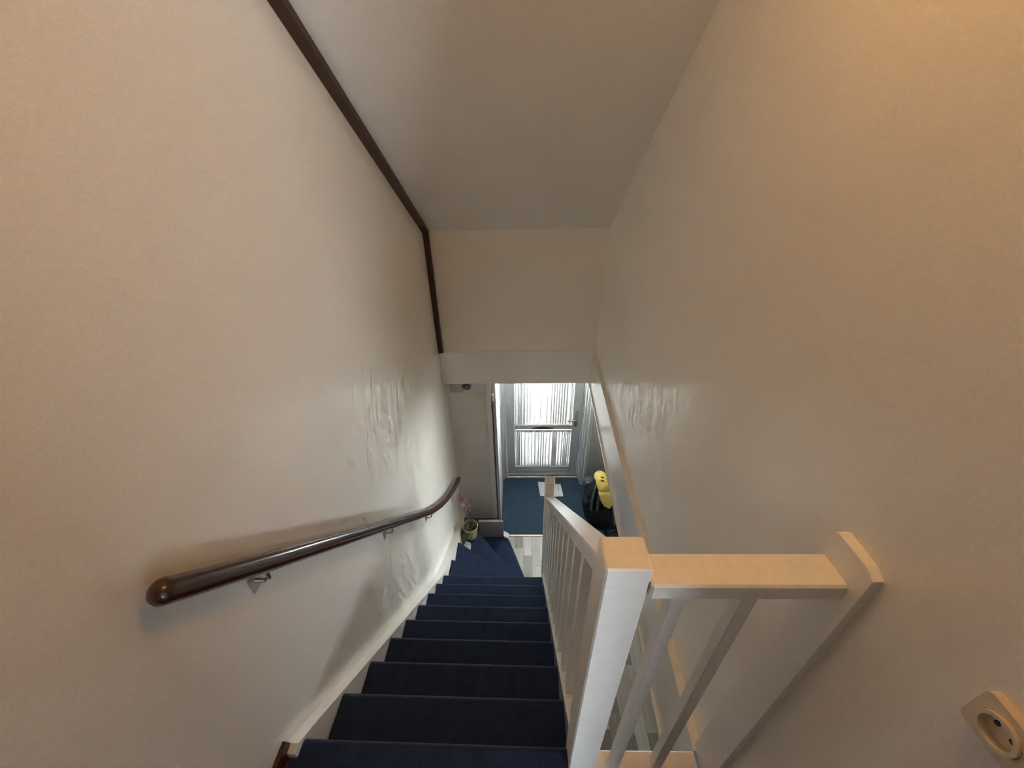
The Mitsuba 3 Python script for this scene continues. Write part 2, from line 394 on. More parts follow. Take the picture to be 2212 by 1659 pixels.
# ------------------------------------------------------------------ front door
d1 = thing('door_1', 'white glazed front door with two net curtained panes', kind='structure')
DXL, DXR, DT, DB = -0.188, 0.824, -0.52, -2.535
GL, GR = -0.072, 0.708
def stile(x0, x1, z0, z1, c=0.004):
    return box(x0, x1, YD - 0.02, YD + 0.03, z0, z1, c)
part(d1, 'stile', stile(DXL, GL, DB, DT), 'mat_door_paint')
part(d1, 'stile', stile(GR, DXR, DB, DT), 'mat_door_paint')
part(d1, 'rail', stile(GL, GR, DB, -2.455), 'mat_door_paint')
part(d1, 'rail', stile(GL, GR, -1.705, -1.635), 'mat_door_paint')
part(d1, 'rail', stile(GL, GR, -0.56, DT), 'mat_door_paint')
part(d1, 'glazing_bead', box(GL, GR, YD - 0.024, YD + 0.005, -2.455, -2.385, 0.01), 'mat_door_white')
part(d1, 'glazing_bead', box(GL - 0.004, GR + 0.004, YD - 0.030, YD + 0.0, -1.640, -1.622, 0.004), 'mat_door_white')
part(d1, 'glazing_bead', box(GL + 0.02, GR - 0.02, YD - 0.030, YD - 0.018, -2.462, -2.452, 0.003), 'mat_door_white')
part(d1, 'weather_bar', box(DXL, DXR, YD - 0.032, YD - 0.018, -2.556, -2.532, 0.004), 'mat_door_white')
part(d1, 'threshold', hull([(x, y, z) for x in (-0.25, 0.86) for (y, z) in ((4.148, F), (4.148, F + 0.018), (4.165, F + 0.026), (4.26, F + 0.026), (4.26, F))]), 'mat_white_satin')
part(d1, 'gap_shade', box(DXL + 0.005, DXR - 0.005, YD - 0.012, YD + 0.02, F + 0.027, DB), 'mat_gap_dark', label='dark strip in place of the shade in the gap under the door')  # dark strip stands in for the shade under the door leaf
# frame
for x0, x1, y0, y1 in ((-0.252, -0.196, 4.148, 4.26), (-0.262, -0.225, 4.118, 4.148), (0.832, 0.868, 4.148, 4.26), (0.846, 0.890, 4.085, 4.15), (0.868, 0.918, 4.045, 4.09), (0.900, 0.945, 4.005, 4.05)):
    part(d1, 'jamb', box(x0, x1, y0, y1, F, -0.45, 0.005), 'mat_door_white')
part(d1, 'head', box(-0.252, 0.868, 4.148, 4.26, -0.512, -0.45, 0.005), 'mat_door_white')
for z in (-1.417, -2.34):
    h = part(d1, 'hinge', box(-0.206, -0.180, YD - 0.034, YD - 0.012, z - 0.052, z + 0.052, 0.005), 'mat_door_white')
# handle with back plate
hp = part(d1, 'handle_plate', box(0.738, 0.776, YD - 0.028, YD - 0.018, -1.655, -1.385, 0.004), 'mat_steel')
part(d1, 'handle', tube([(0.757, YD - 0.028, -1.515), (0.757, YD - 0.058, -1.515), (0.750, YD - 0.068, -1.515), (0.735, YD - 0.072, -1.517), (0.69, YD - 0.072, -1.52), (0.645, YD - 0.070, -1.523)], 0.0085, 12), 'mat_steel', True)
part(d1, 'door_knob', tube([(0.757, YD - 0.028, -1.43), (0.757, YD - 0.05, -1.43), (0.757, YD - 0.052, -1.475)], 0.007, 10), 'mat_steel', True)
# scrolled black iron letter plate ornament on the middle rail
orn = [(-0.15, 0)]
for i in range(1, 40):
    u = -1 + i / 20.0
    orn.append((0.15 * u, 0.004 + 0.020 * (1 - abs(u)) ** 0.7 + 0.006 * abs(math.sin(u * 11.0)) * (1 - abs(u))))
orn.append((0.15, 0))
m_ = trimesh.creation.extrude_polygon(sg.Polygon(orn), 0.012, engine='earcut')
m_.vertices = np.c_[m_.vertices[:, 0] + 0.313, YD - 0.032 + m_.vertices[:, 2], m_.vertices[:, 1] - 1.684]
m_.fix_normals()
part(d1, 'ornament', m_, 'mat_black_iron', label='small black scrolled iron ornament on the middle rail')
# panes, lit from outside by daylight
for (z0, z1) in ((-2.385, -1.705), (-1.635, -0.56)):
    for q in ((GL, GL + 0.032, z0, z1), (GR - 0.032, GR, z0, z1), (GL + 0.032, GR - 0.032, z0, z0 + 0.032), (GL + 0.032, GR - 0.032, z1 - 0.032, z1)):
        part(d1, 'rebate', box(q[0], q[1], YD + 0.012, YD + 0.03, q[2], q[3]), 'mat_door_white')
def pane(x0, x1, z0, z1, y, rad, key_parent):
    v = [(x0, y, z0), (x1, y, z0), (x1, y, z1), (x0, y, z1)]
    m = tm(v, [[0, 2, 1], [0, 3, 2]])
    m = tm(v, [[0, 1, 2], [0, 2, 3]])
    return part(key_parent, 'pane', m, 'mat_pane', emitter={'type': 'area', 'radiance': rgb(rad)})
pane(GL + 0.03, GR - 0.03, -2.36, -1.73, YD + 0.022, [c * 1.25 for c in DOOR_LIGHT], d1)
pane(GL + 0.03, GR - 0.03, -1.60, -0.58, YD + 0.022, DOOR_LIGHT, d1)  # bare glass above the curtain is unseen, placed to light the hall

def curtain_mesh(x0, x1, z0, z1, y, pleats, amp, seed):
    """A gathered net curtain: a rippled sheet whose pleats overlap in places."""
    r = np.random.default_rng(seed)
    n, rows = 420, 14
    t = np.linspace(0, 1, n)
    ph = np.cumsum(0.45 + 1.1 * meshkit.noise(np.c_[t * pleats * 0.7, t * 0 + seed, t * 0]))
    ph = ph / ph[-1] * pleats * 2 * math.pi
    a2 = 0.55 + 0.9 * meshkit.noise(np.c_[t * pleats * 0.5, t * 0 + seed + 5.5, t * 0])
    v = []
    for k in range(rows):
        s = k / (rows - 1)
        w = ph + 0.9 * (meshkit.noise(np.c_[t * pleats * 0.4, t * 0 + s * 1.6, t * 0 + seed]) - 0.5)
        edge = np.clip(np.minimum(t, 1 - t) * 18, 0, 1)
        x = x0 + (x1 - x0) * t + edge * a2 * 0.47 * (x1 - x0) / pleats * np.sin(w) * (0.75 + 0.25 * s)
        yy = y + amp * a2 * np.cos(w)
        v.append(np.c_[x, yy, np.full(n, z1 + (z0 - z1) * s)])
    v = np.vstack(v)
    f = []
    for k in range(rows - 1):
        i = k * n + np.arange(n - 1)
        f.append(np.c_[i, i + n, i + n + 1])
        f.append(np.c_[i, i + n + 1, i + 1])
    return tm(v, np.vstack(f))
cu = thing('curtain', 'white gathered net curtain on the upper pane of the front door', 'curtain')
part(cu, 'fabric', curtain_mesh(GL + 0.002, GR - 0.002, -1.618, -0.87, YD - 0.002, 17, 0.008, 3), 'mat_curtain', True)
part(cu, 'rod', tube([(GL + 0.003, YD - 0.002, -0.875), (GR - 0.003, YD - 0.002, -0.875)], 0.004, 8), 'mat_door_white', True)
cu = thing('curtain', 'white gathered net curtain with ruffled header on the lower pane of the front door', 'curtain')
part(cu, 'fabric', curtain_mesh(GL + 0.002, GR - 0.002, -2.382, -1.738, YD - 0.002, 22, 0.007, 8), 'mat_curtain', True)
part(cu, 'header', curtain_mesh(GL + 0.0, GR - 0.0, -1.742, -1.706, YD - 0.028, 34, 0.006, 12), 'mat_sheer', True)
part(cu, 'rod', tube([(GL - 0.006, YD - 0.026, -1.724), (GR + 0.006, YD - 0.026, -1.724)], 0.004, 8), 'mat_door_white', True)

# open inner door along the vestibule wall
d2 = thing('door_2', 'open white inner door standing along the left side of the vestibule', kind='structure')
part(d2, 'leaf', hull([(x, y, z) for (x, y) in ((-0.282, 3.33), (-0.252, 3.33), (-0.258, 4.10), (-0.288, 4.10)) for z in (F + 0.012, -0.40)]), 'mat_door_white')
part(d2, 'hinge', box(-0.292, -0.270, YW - 0.012, YW + 0.035, -0.62, -0.545, 0.003), 'mat_door_white', label='small white hinge')
part(d2, 'edge_strip', box(-0.262, -0.249, 4.04, 4.10, F + 0.012, -0.40, 0.003), 'mat_white_satin')

# ------------------------------------------------------------------ staircase
Y0, G, R = 0.441, 0.1944, 0.2
XA, XBn = -0.718, 0.149
st = thing('staircase', 'steep white staircase with dark blue carpeted steps winding at its foot', 'staircase')
def step_profile(yb, yn, z, riser=True):
    r = 0.018
    p = [(yb, z)]
    for a in np.linspace(90, -90, 9):
        q = math.radians(a)
        p.append((yn - r + r * math.cos(q), z - r + r * math.sin(q)))
    if riser:
        p += [(yn - 0.028, z - 2 * r), (yn - 0.028, z - R + 0.001), (yn - 0.042, z - R + 0.001), (yn - 0.042, z - 2 * r)]
    p.append((yb, z - 2 * r))
    return p
def skewed(m):
    v = m.vertices.copy()
    m.vertices = np.c_[v[:, 0] + SK * v[:, 1], v[:, 1] - SK * v[:, 0], v[:, 2]]
    return m
for n in range(1, 9):
    yn, yb = Y0 + n * G, Y0 + (n - 1) * G - 0.027
    xa = XA + (0.0 if n < 8 else 0.0)
    part(st, 'step', skewed(yz(step_profile(yb, yn, -R * n), xa, XBn)), 'mat_stair_carpet', 40)
# winders turning right round the foot newel
PV = 0.183
lines = {8: ((-0.69, Y0 + 8 * G + 0.012), (PV, Y0 + 8 * G - 0.004)), 9: ((-0.672, 2.291), (PV, 2.040)), 10: ((-0.655, 2.622), (PV, 2.062)), 11: ((-0.503, 2.92), (PV, 2.085)), 12: ((-0.145, 2.967), (PV, 2.108))}
def ext(line, x=None, y=None):
    (xa, ya), (xb, yb) = line
    if x is not None:
        return (x, ya + (yb - ya) * (x - xa) / (xb - xa))
    return (xa + (xb - xa) * (y - ya) / (yb - ya), y)
XS = -0.678
def shift(line, d):
    a, b = np.array(line[0]), np.array(line[1])
    e = (b - a) / np.linalg.norm(b - a)
    nn = np.array([-e[1], e[0]])           # forward side
    return (tuple(a + nn * d), tuple(b + nn * d))
YE = YW - 0.03
polys = {
    9: [ext(lines[8], x=XS), ext(lines[8], x=PV), ext(lines[9], x=PV), ext(lines[9], x=XS)],
    10: [ext(lines[9], x=XS), ext(lines[9], x=PV), ext(lines[10], x=PV), ext(lines[10], x=XS)],
    11: [ext(lines[10], x=XS), ext(lines[10], x=PV), ext(lines[11], x=PV), ext(lines[11], x=XS)],
    12: [ext(lines[11], x=XS), ext(lines[11], x=PV), ext(lines[12], x=PV), ext(lines[12], y=YE), (XS, YE)],
}
for n in (9, 10, 11, 12):
    z = -R * n
    p = [np.array(q) for q in polys[n]]
    # extend a little back under the step above
    e = shift(lines[n - 1], -0.027)
    p[0], p[1] = np.array(ext(e, x=XS)), np.array(ext(e, x=PV))
    P = np.array(p)
    part(st, 'step', loft([P, P, inset(P, 0.0045), inset(P, 0.012)], [z - 0.036, z - 0.014, z - 0.004, z]), 'mat_stair_carpet', 35)
    a, b = shift(lines[n], -0.028), shift(lines[n], -0.042)
    q = [ext(b, x=XS) if n < 12 else ext(b, y=YE), ext(b, x=PV), ext(a, x=PV), ext(a, x=XS) if n < 12 else ext(a, y=YE)]
    part(st, 'riser', slab(q, max(z - R, F) + 0.001, z - 0.036), 'mat_stair_carpet')
# landing carpet with its rounded nosing counts as the landing's carpet
lc = thing('landing_carpet', 'dark blue carpet on the upper landing at the head of the stairs', 'carpet')
part(lc, 'nosing', skewed(yz(step_profile(Y0 - 0.075, Y0, 0.0), XA, XBn - 0.016)), 'mat_stair_carpet', 40)
part(lc, 'pile', slab([(XL + 0.014, YB + 0.001), (XB - 0.012, YB + 0.001), (xr(0.0) - 0.012, 0.0), (xr(0.37) - 0.012, 0.371), (0.141, 0.371), (0.141, 0.384), (0.135, 0.398), (XL + 0.014, 0.398)], -0.013, -0.0006), 'mat_stair_carpet')
# strings
def nose(y): return -(y - Y0) * R / G
pts_top = [(0.405, 0.026), (0.43, 0.03), (Y0 + 0.05, nose(Y0 + 0.05) + 0.022), (1.95, nose(1.95) + 0.022), (2.10, -1.655), (2.30, -1.775), (2.62, -1.965), (2.95, -2.115), (YW - 0.002, -2.22)]
pts_bot = [(YW - 0.002, -2.5), (2.62, -2.3), (1.95, -1.92), (0.405, -0.30)]
part(st, 'wall_string', yz(pts_top + pts_bot, XL + 0.0005, lambda y: np.where(y < 2.0, XA + SK * y - 0.0005, XS - 0.0005)), 'mat_white_satin', label='white painted string board along the left wall')
part(st, 'end_string', hull([(x, y, z) for y in (YE + 0.0005, YW - 0.0005) for (x, z) in ((XS, F), (XS, -2.45), (-0.29, -2.45), (-0.29, F))]), 'mat_white_satin')
o1, o2 = [(0.46, nose(0.46) + 0.016), (2.04, nose(2.04) + 0.016), (2.04, nose(2.04) - 0.27), (0.46, nose(0.46) - 0.27)], None
part(st, 'outer_string', yz(o1, lambda y: XBn + SK * y + 0.001, lambda y: XBn + SK * y + 0.058), 'mat_white_gloss', label='white outer string board under the balusters')

# ------------------------------------------------------------------ stair balustrade
sb = thing('stair_balustrade', 'white balustrade sloping down the open right side of the stairs', 'balustrade')
part(sb, 'newel_post', box(0.186, 0.258, 2.040, 2.116, F, -0.50, 0.004), 'mat_white_satin', label='tall white foot newel post')
def railz(y): return 0.980 - 1.009 * (y - 0.436)
def rx(y): return 0.183 + 0.0232 * (y - 0.42)
part(sb, 'handrail', hull([(rx(y) + s * w, y, railz(y) + d) for y in (0.452, 2.042) for s in (-1, 1) for (w, d) in ((0.031, 0.0), (0.035, -0.006), (0.035, -0.055), (0.031, -0.060))]), 'mat_white_rail', label='glossy white sloping handrail')
nb = 12
for i in range(nb):
    y = 0.53 + i * (1.975 - 0.53) / (nb - 1)
    x = rx(y) - 0.002
    h = 0.0145
    v = [(x + a * h, y + b * h, (nose(y + b * h) + 0.014) if t == 0 else (railz(y + b * h) - 0.058)) for a in (-1, 1) for b in (-1, 1) for t in (0, 1)]
    part(sb, 'baluster', hull(v), 'mat_white_satin')

# ------------------------------------------------------------------ landing balustrade
lb = thing('landing_balustrade', 'white landing balustrade with newel post and level handrail above the stairwell', 'balustrade')
part(lb, 'newel_post', box(0.142, 0.222, 0.3845, 0.452, -0.045, 1.03, 0.0035), 'mat_white_satin', label='white head newel post with flat square top')
part(lb, 'handrail', box(0.2225, 0.552, 0.376, 0.440, 0.957, 0.998, 0.004), 'mat_white_satin', label='level white handrail between newel post and wall')
part(lb, 'ledge', box(0.2225, 0.540, 0.372, 0.430, -0.33, 0.0, 0.003), 'mat_white_satin', label='white floor edge ledge under the landing balusters')
for x in (0.284, 0.412):
    part(lb, 'baluster', box(x - 0.014, x + 0.014, 0.389, 0.417, 0.0, 0.957, 0.002), 'mat_white_satin')
# half post fixed on the wall, its top a little higher than the rail
hx = 0.548
prof = [(0.355, 0.0), (0.445, 0.0), (0.445, 1.050), (0.437, 1.058), (0.375, 1.058), (0.355, 1.048)]
part(lb, 'wall_post', yz(prof, hx, lambda y: xr(y) + 0.004), 'mat_white_satin', label='flat white half post on the right wall')

# ------------------------------------------------------------------ wall handrail
hr = thing('wall_handrail', 'glossy dark brown wooden handrail on the left wall, levelling out at its far end', 'handrail')
ctrl = [(-0.70, 0.418, 0.905), (-0.70, 0.542, 0.767), (-0.70, 1.016, 0.268), (-0.70, 1.391, -0.124), (-0.70, 1.78, -0.535), (-0.70, 2.05, -0.810), (-0.70, 2.25, -0.99), (-0.70, 2.52, -1.205), (-0.699, 2.75, -1.36), (-0.698, 2.93, -1.465), (-0.696, 3.15, -1.578)]
from scipy.interpolate import PchipInterpolator
cy = np.array([c[1] for c in ctrl]); cx = np.array([c[0] for c in ctrl]); cz = np.array([c[2] for c in ctrl])
ys = np.r_[0.418, np.linspace(0.46, 1.9, 8), np.linspace(1.95, 3.13, 36)]
zs = np.interp(ys, cy, cz)
zs[9:] = PchipInterpolator(cy, cz)(ys[9:])
ker = np.ones(7) / 7
zz = zs.copy()
zz[12:-4] = np.convolve(zs, ker, 'same')[12:-4]
part(hr, 'rail', tube(np.c_[np.interp(ys, cy, cx), ys, zz], 0.0265, 20, flat=0.92), 'mat_rail_wood', True)
for (y, z) in ((0.62, 0.683), (1.36, -0.092), (2.02, -0.78), (2.86, -1.425)):
    b = part(hr, 'bracket', tube([(XL + 0.004, y, z - 0.075), (XL + 0.030, y, z - 0.075), (-0.703, y, z - 0.062), (-0.700, y, z - 0.03)], 0.006, 10), 'mat_steel', True, label='grey metal bracket')
    part(b, 'plate', hull([(x, y + dy, z + dz - 0.075) for x in (XL - 0.001, XL + 0.005) for (dy, dz) in ((-0.022, 0.028), (0.022, 0.028), (0.022, -0.030), (-0.022, -0.030))]), 'mat_steel')
    part(b, 'saddle', hull([(-0.70 + a * 0.012, y + dy, z - dy * 1.03 - 0.036 + d) for a in (-1, 1) for dy in (-0.03, 0.03) for d in (0, 0.006)]), 'mat_steel')

# ------------------------------------------------------------------ things at the stair foot
ch = thing('doorbell_chime', 'grey doorbell box with a round dark bell high on the stair foot wall', 'doorbell')
part(ch, 'box', box(-0.70, -0.575, YW - 0.03, YW + 0.001, -0.50, -0.37, 0.012), 'mat_chime_box')
bell = lathe([(0.0, 0.03), (0.014, 0.029), (0.030, 0.022), (0.038, 0.008), (0.040, 0.0), (0.0, 0.0)], 28)
bell.vertices = np.c_[bell.vertices[:, 0], -bell.vertices[:, 2], bell.vertices[:, 1]] + np.array([-0.532, YW - 0.012, -0.432])
bell.fix_normals()
part(ch, 'bell', bell, 'mat_chime_bell', 40, label='round dark metal bell')
part(ch, 'stud', blob((-0.532, YW - 0.044, -0.432), (0.008, 0.005, 0.008), 2, sub=2), 'mat_steel', True)
part(ch, 'stem', box(-0.585, -0.525, YW - 0.012, YW + 0.001, -0.44, -0.424), 'mat_chime_bell')

# orchid in its pot on the lowest winder but one
PZ = -2.2
po = np.array([-0.572, 2.855, PZ])
pt = thing('potted_orchid', 'pink orchid in an olive yellow pot standing in the corner of the stair foot', 'potted plant')
part(pt, 'pot', lathe([(0.0, 0.0), (0.058, 0.0), (0.062, 0.004), (0.086, 0.172), (0.088, 0.182), (0.083, 0.184), (0.079, 0.176), (0.074, 0.13), (0.0, 0.13)], 40, po), 'mat_pot', 40)
part(pt, 'soil', blob(po + [0, 0, 0.128], (0.074, 0.074, 0.014), 2, 0.06, 12, 3, 3), 'mat_soil', True)
def leaf(base, direction, length, width, droop, seed):
    d = np.array(direction, float); d /= np.linalg.norm(d)
    s = np.cross(d, [0, 0, 1.0]); s /= np.linalg.norm(s)
    n_, w_ = 14, 6
    v = []
    for i in range(n_ + 1):
        t = i / n_
        c = np.array(base) + d * length * t + np.array([0, 0, 1]) * (0.35 * length * t - droop * length * t * t)
        wd = width * math.sin(math.pi * min(0.97, 0.12 + 0.86 * t)) ** 0.7
        for j in range(w_ + 1):
            q = -1 + 2 * j / w_
            v.append(c + s * q * wd + np.array([0, 0, 1]) * 0.35 * wd * q * q)
    top_ = np.array(v); bot = top_ - np.array([0, 0, 0.0022])
    f = []
    N = len(v)
    for i in range(n_):
        for j in range(w_):
            a = i * (w_ + 1) + j
            f += [[a, a + w_ + 1, a + w_ + 2], [a, a + w_ + 2, a + 1]]
            f += [[N + a, N + a + w_ + 2, N + a + w_ + 1], [N + a, N + a + 1, N + a + w_ + 2]]
    m = tm(np.vstack([top_, bot]), f)
    m.fix_normals()
    return m
for i, (a, ln, wd, dp) in enumerate([(-112, 0.185, 0.034, 0.80), (200, 0.10, 0.034, 0.5), (120, 0.12, 0.03, 0.6), (20, 0.085, 0.03, 0.2), (250, 0.12, 0.036, 0.55)]):
    q = math.radians(a)
    part(pt, 'leaf', leaf(po + [0.01 * math.cos(q), 0.01 * math.sin(q), 0.142], (math.cos(q), math.sin(q), 0), ln, wd, dp, i), 'mat_leaf', True)
stems = [[(0, 0, 0.13), (-0.025, 0.03, 0.26), (-0.055, 0.06, 0.40), (-0.085, 0.075, 0.52), (-0.098, 0.075, 0.60)], [(0.01, 0.01, 0.13), (0.005, 0.04, 0.24), (-0.02, 0.07, 0.37), (-0.045, 0.09, 0.48), (-0.06, 0.08, 0.55)]]
for sp in stems:
    part(pt, 'stem', tube([po + np.array(q) for q in sp], 0.0035, 8), 'mat_stem', True)
def flower(c, size, seed):
    r = np.random.default_rng(seed)
    ms = []
    Rr = rotz(r.uniform(0, 6)) @ rotx(math.radians(55 + r.uniform(-25, 25)))
    for k in range(5):
        a = k * 2 * math.pi / 5
        m = blob((0, 0, 0), (size * 0.42, size * 0.30, size * 0.05), 2, 0.05, 5, seed + k, 2)
        v = m.vertices + np.array([size * 0.42, 0, 0])
        v = v @ rotz(a).T
        v[:, 2] += 0.25 * np.hypot(v[:, 0], v[:, 1])
        m.vertices = v @ Rr.T + np.array(c)
        ms.append(m)
    ms.append(blob(c, (size * 0.13,) * 3, 2, sub=2))
    return trimesh.util.concatenate(ms)
r2 = np.random.default_rng(21)
for i in range(12):
    t = 0.42 + 0.5 * i / 11
    A = np.array(stems[i % 2])
    c = po + np.array([np.interp(t, np.linspace(0, 1, 5), A[:, k]) for k in range(3)]) + r2.uniform(-0.012, 0.02, 3)
    part(pt, 'flower', flower(c, 0.038 + 0.008 * r2.uniform(), 40 + i), 'mat_petal', True)

single('board', box(-0.50, -0.207, 2.985, 3.02, -2.398, -2.122, 0.003), 'mat_board', 'grey board standing upright on the lowest step beside the flower pot', 'board')
def card(corners, z0, z1):
    return hull([(x, y, z) for (x, y) in corners for z in (z0, z1)])
single('card', card([(-0.672, 2.785), (-0.562, 2.735), (-0.562, 2.645), (-0.672, 2.70)], -2.199, -2.165), 'mat_paper', 'white folded card on the carpeted step in front of the flower pot', 'card')
single('card', card([(-0.206, 3.045), (-0.140, 3.005), (-0.150, 2.945), (-0.206, 2.975)], -2.399, -2.362), 'mat_paper', 'white folded card at the end of the lowest step beside the grey board', 'card')
e1 = thing('envelope', 'white envelope on the blue carpet, left of the foot newel post', 'envelope')
part(e1, 'paper', card([(0.255, 4.072), (0.405, 4.062), (0.425, 3.800), (0.278, 3.803)], F + 0.0045, F + 0.0065), 'mat_paper')
part(e1, 'flap', card([(0.262, 4.066), (0.400, 4.058), (0.335, 3.98)], F + 0.0066, F + 0.0072), 'mat_paper')
e2 = thing('envelope', 'white addressed envelope on the blue carpet, right of the foot newel post', 'envelope')
part(e2, 'paper', card([(0.440, 4.030), (0.587, 4.025), (0.607, 3.794), (0.458, 3.786)], F + 0.0045, F + 0.0065), 'mat_paper')
part(e2, 'print', card([(0.535, 3.985), (0.548, 3.984), (0.558, 3.905), (0.545, 3.904)], F + 0.0065, F + 0.0069), 'mat_paper_print', label='small grey address print')

# ------------------------------------------------------------------ bags by the right hall wall
bp = thing('backpack', 'large black backpack standing by the hall wall under the yellow rain hood', 'backpack')
part(bp, 'body', blob((0.995, 3.42, -2.262), (0.18, 0.16, 0.325), 3.2, 0.05, 5, 2, 5), 'mat_bag_black', True)
part(bp, 'pocket', blob((0.845, 3.345, -2.20), (0.075, 0.10, 0.10), 2.6, 0.10, 6, 4, 4), 'mat_bag_black', True)
part(bp, 'pocket', blob((0.99, 3.24, -2.36), (0.14, 0.06, 0.17), 3.0, 0.08, 6, 5, 4), 'mat_bag_black', True)
for dx in (0.0, 0.075):
    part(bp, 'strap', tube([(0.985 + dx, 3.50, -1.96), (0.955 + dx, 3.42, -1.925), (0.905 + dx, 3.32, -1.96), (0.865 + dx, 3.24, -2.07), (0.862 + dx, 3.215, -2.19)], 0.017, 10, flat=1.0), 'mat_bag_grey', True, label='dark grey shoulder strap')
part(bp, 'lid', blob((0.885, 3.50, -2.02), (0.09, 0.075, 0.075), 2.6, 0.08, 6, 9, 4), 'mat_bag_grey', True, label='grey lid pocket')
part(bp, 'buckle', hull([(0.842 + a * 0.022, 3.445 + a * 0.02 + b * 0.006, -1.955 - a * 0.016 + c * 0.006) for a in (-1, 1) for b in (-1, 1) for c in (-1, 1)]), 'mat_paper', label='pale buckle')
sbag = thing('pouch_bag', 'dark slate pouch bag lying in front of the black backpack', 'bag')
part(sbag, 'body', blob((0.93, 3.06, -2.503), (0.11, 0.08, 0.090), 2.6, 0.14, 7, 6, 4), 'mat_bag_slate', True)
part(sbag, 'flap', blob((0.93, 3.055, -2.44), (0.09, 0.066, 0.045), 2.4, 0.12, 7, 16, 4), 'mat_bag_slate', True)
sbag2 = thing('crumpled_bag', 'crumpled dark grey bag on the floor below the pale bag', 'bag')
part(sbag2, 'body', blob((1.155, 3.10, -2.531), (0.085, 0.08, 0.060), 2.4, 0.2, 8, 7, 4), 'mat_bag_slate', True)
part(sbag2, 'handle', tube([(1.07, 3.12, -2.475), (1.09, 3.10, -2.44), (1.13, 3.10, -2.425), (1.17, 3.12, -2.45), (1.18, 3.13, -2.48)], 0.008, 8), 'mat_bag_grey', True)
pb = thing('pale_bag', 'pale grey green bag hanging beside the black backpack under the fascia', 'bag')
part(pb, 'body', blob((1.195, 3.275, -2.36), (0.028, 0.055, 0.19), 2.3, 0.10, 5, 13, 4), 'mat_bag_pale', True)
part(pb, 'handle', tube([(1.195, 3.25, -2.18), (1.20, 3.255, -2.12), (1.20, 3.275, -2.10), (1.20, 3.295, -2.12), (1.195, 3.30, -2.18)], 0.006, 8), 'mat_bag_pale', True)
# yellow rain hood lying over the backpack
yh = thing('rain_hood', 'bright yellow hooded rain cape with two black oval eyelets draped over the backpack', 'rain cape')
def drape(path, widths, thick, seed, amp=0.014):
    """A soft lens-shaped strip along a path, its broad side turned up and to the front."""
    path, widths, thick = np.array(path), np.array(widths), np.array(thick)
    t0 = np.linspace(0, 1, len(path)); t = np.linspace(0, 1, 44)
    P = np.c_[[PchipInterpolator(t0, path[:, k])(t) for k in range(3)]].T
    w, h = PchipInterpolator(t0, widths)(t), PchipInterpolator(t0, thick)(t)
    d = np.gradient(P, axis=0); d /= np.linalg.norm(d, axis=1, keepdims=True)
    side = np.array([0.98, 0.17, -0.05]); side /= np.linalg.norm(side)
    a = np.arange(28) * 2 * math.pi / 28
    rings = []
    for p, q, ww, hh in zip(P, d, w, h):
        s_ = side - q * (side @ q); s_ /= np.linalg.norm(s_)
        u_ = np.cross(s_, q)
        if u_[2] < 0: u_ = -u_
        rings.append(p + ww * np.cos(a)[:, None] * s_ + hh * (np.sin(a) * (0.6 + 0.4 * np.abs(np.sin(a))))[:, None] * u_)
    v = np.vstack(rings + [P[:1], P[-1:]])
    f, n, N = [], 28, 44
    for i in range(N - 1):
        for k in range(n):
            p, q = i * n + k, i * n + (k + 1) % n
            f += [[p, q, q + n], [p, q + n, p + n]]
    for k in range(n):
        f.append([N * n, (k + 1) % n, k]); f.append([N * n + 1, (N - 1) * n + k, (N - 1) * n + (k + 1) % n])
    m = tm(v, f); m.fix_normals()
    nn = meshkit.fbm(v * 14 + seed, 3, seed) - 0.5
    m.vertices = v + m.vertex_normals * (nn * 2 * amp)[:, None]
    return m
hood = drape([(0.966, 3.52, -1.860), (0.983, 3.46, -1.842), (1.003, 3.38, -1.855), (1.012, 3.31, -1.885), (1.018, 3.26, -1.915)], [0.030, 0.078, 0.092, 0.094, 0.070], [0.018, 0.045, 0.055, 0.050, 0.026], 3)
part(yh, 'hood', hood, 'mat_yellow', True)
part(yh, 'cape', drape([(1.005, 3.30, -1.915), (1.014, 3.25, -1.935), (1.022, 3.215, -1.965), (1.045, 3.18, -2.035), (1.062, 3.165, -2.09)], [0.07, 0.084, 0.078, 0.058, 0.018], [0.02, 0.034, 0.036, 0.030, 0.012], 5), 'mat_yellow', True)
part(yh, 'peak', hull([(0.935, 3.50, -1.838), (0.905, 3.45, -1.868), (0.915, 3.43, -1.90), (0.965, 3.46, -1.83), (0.95, 3.52, -1.868)]), 'mat_yellow', 30)
part(yh, 'peak', hull([(1.075, 3.28, -1.895), (1.105, 3.245, -1.955), (1.06, 3.26, -1.935), (1.06, 3.30, -1.875)]), 'mat_yellow', 30)
for q in ((0.990, 3.375, -1.79), (0.985, 3.335, -1.815)):
    c, _, tri = trimesh.proximity.closest_point(hood, [q])
    nrm = hood.face_normals[tri[0]]
    ax = np.array([0.93, -0.30, -0.2]); ax -= nrm * (ax @ nrm); ax /= np.linalg.norm(ax)
    part(yh, 'eyelet', blob(c[0], (0.021, 0.0105, 0.004), 2, sub=3, rot=np.c_[ax, np.cross(nrm, ax), nrm]), 'mat_black_iron', True, label='black oval eyelet')

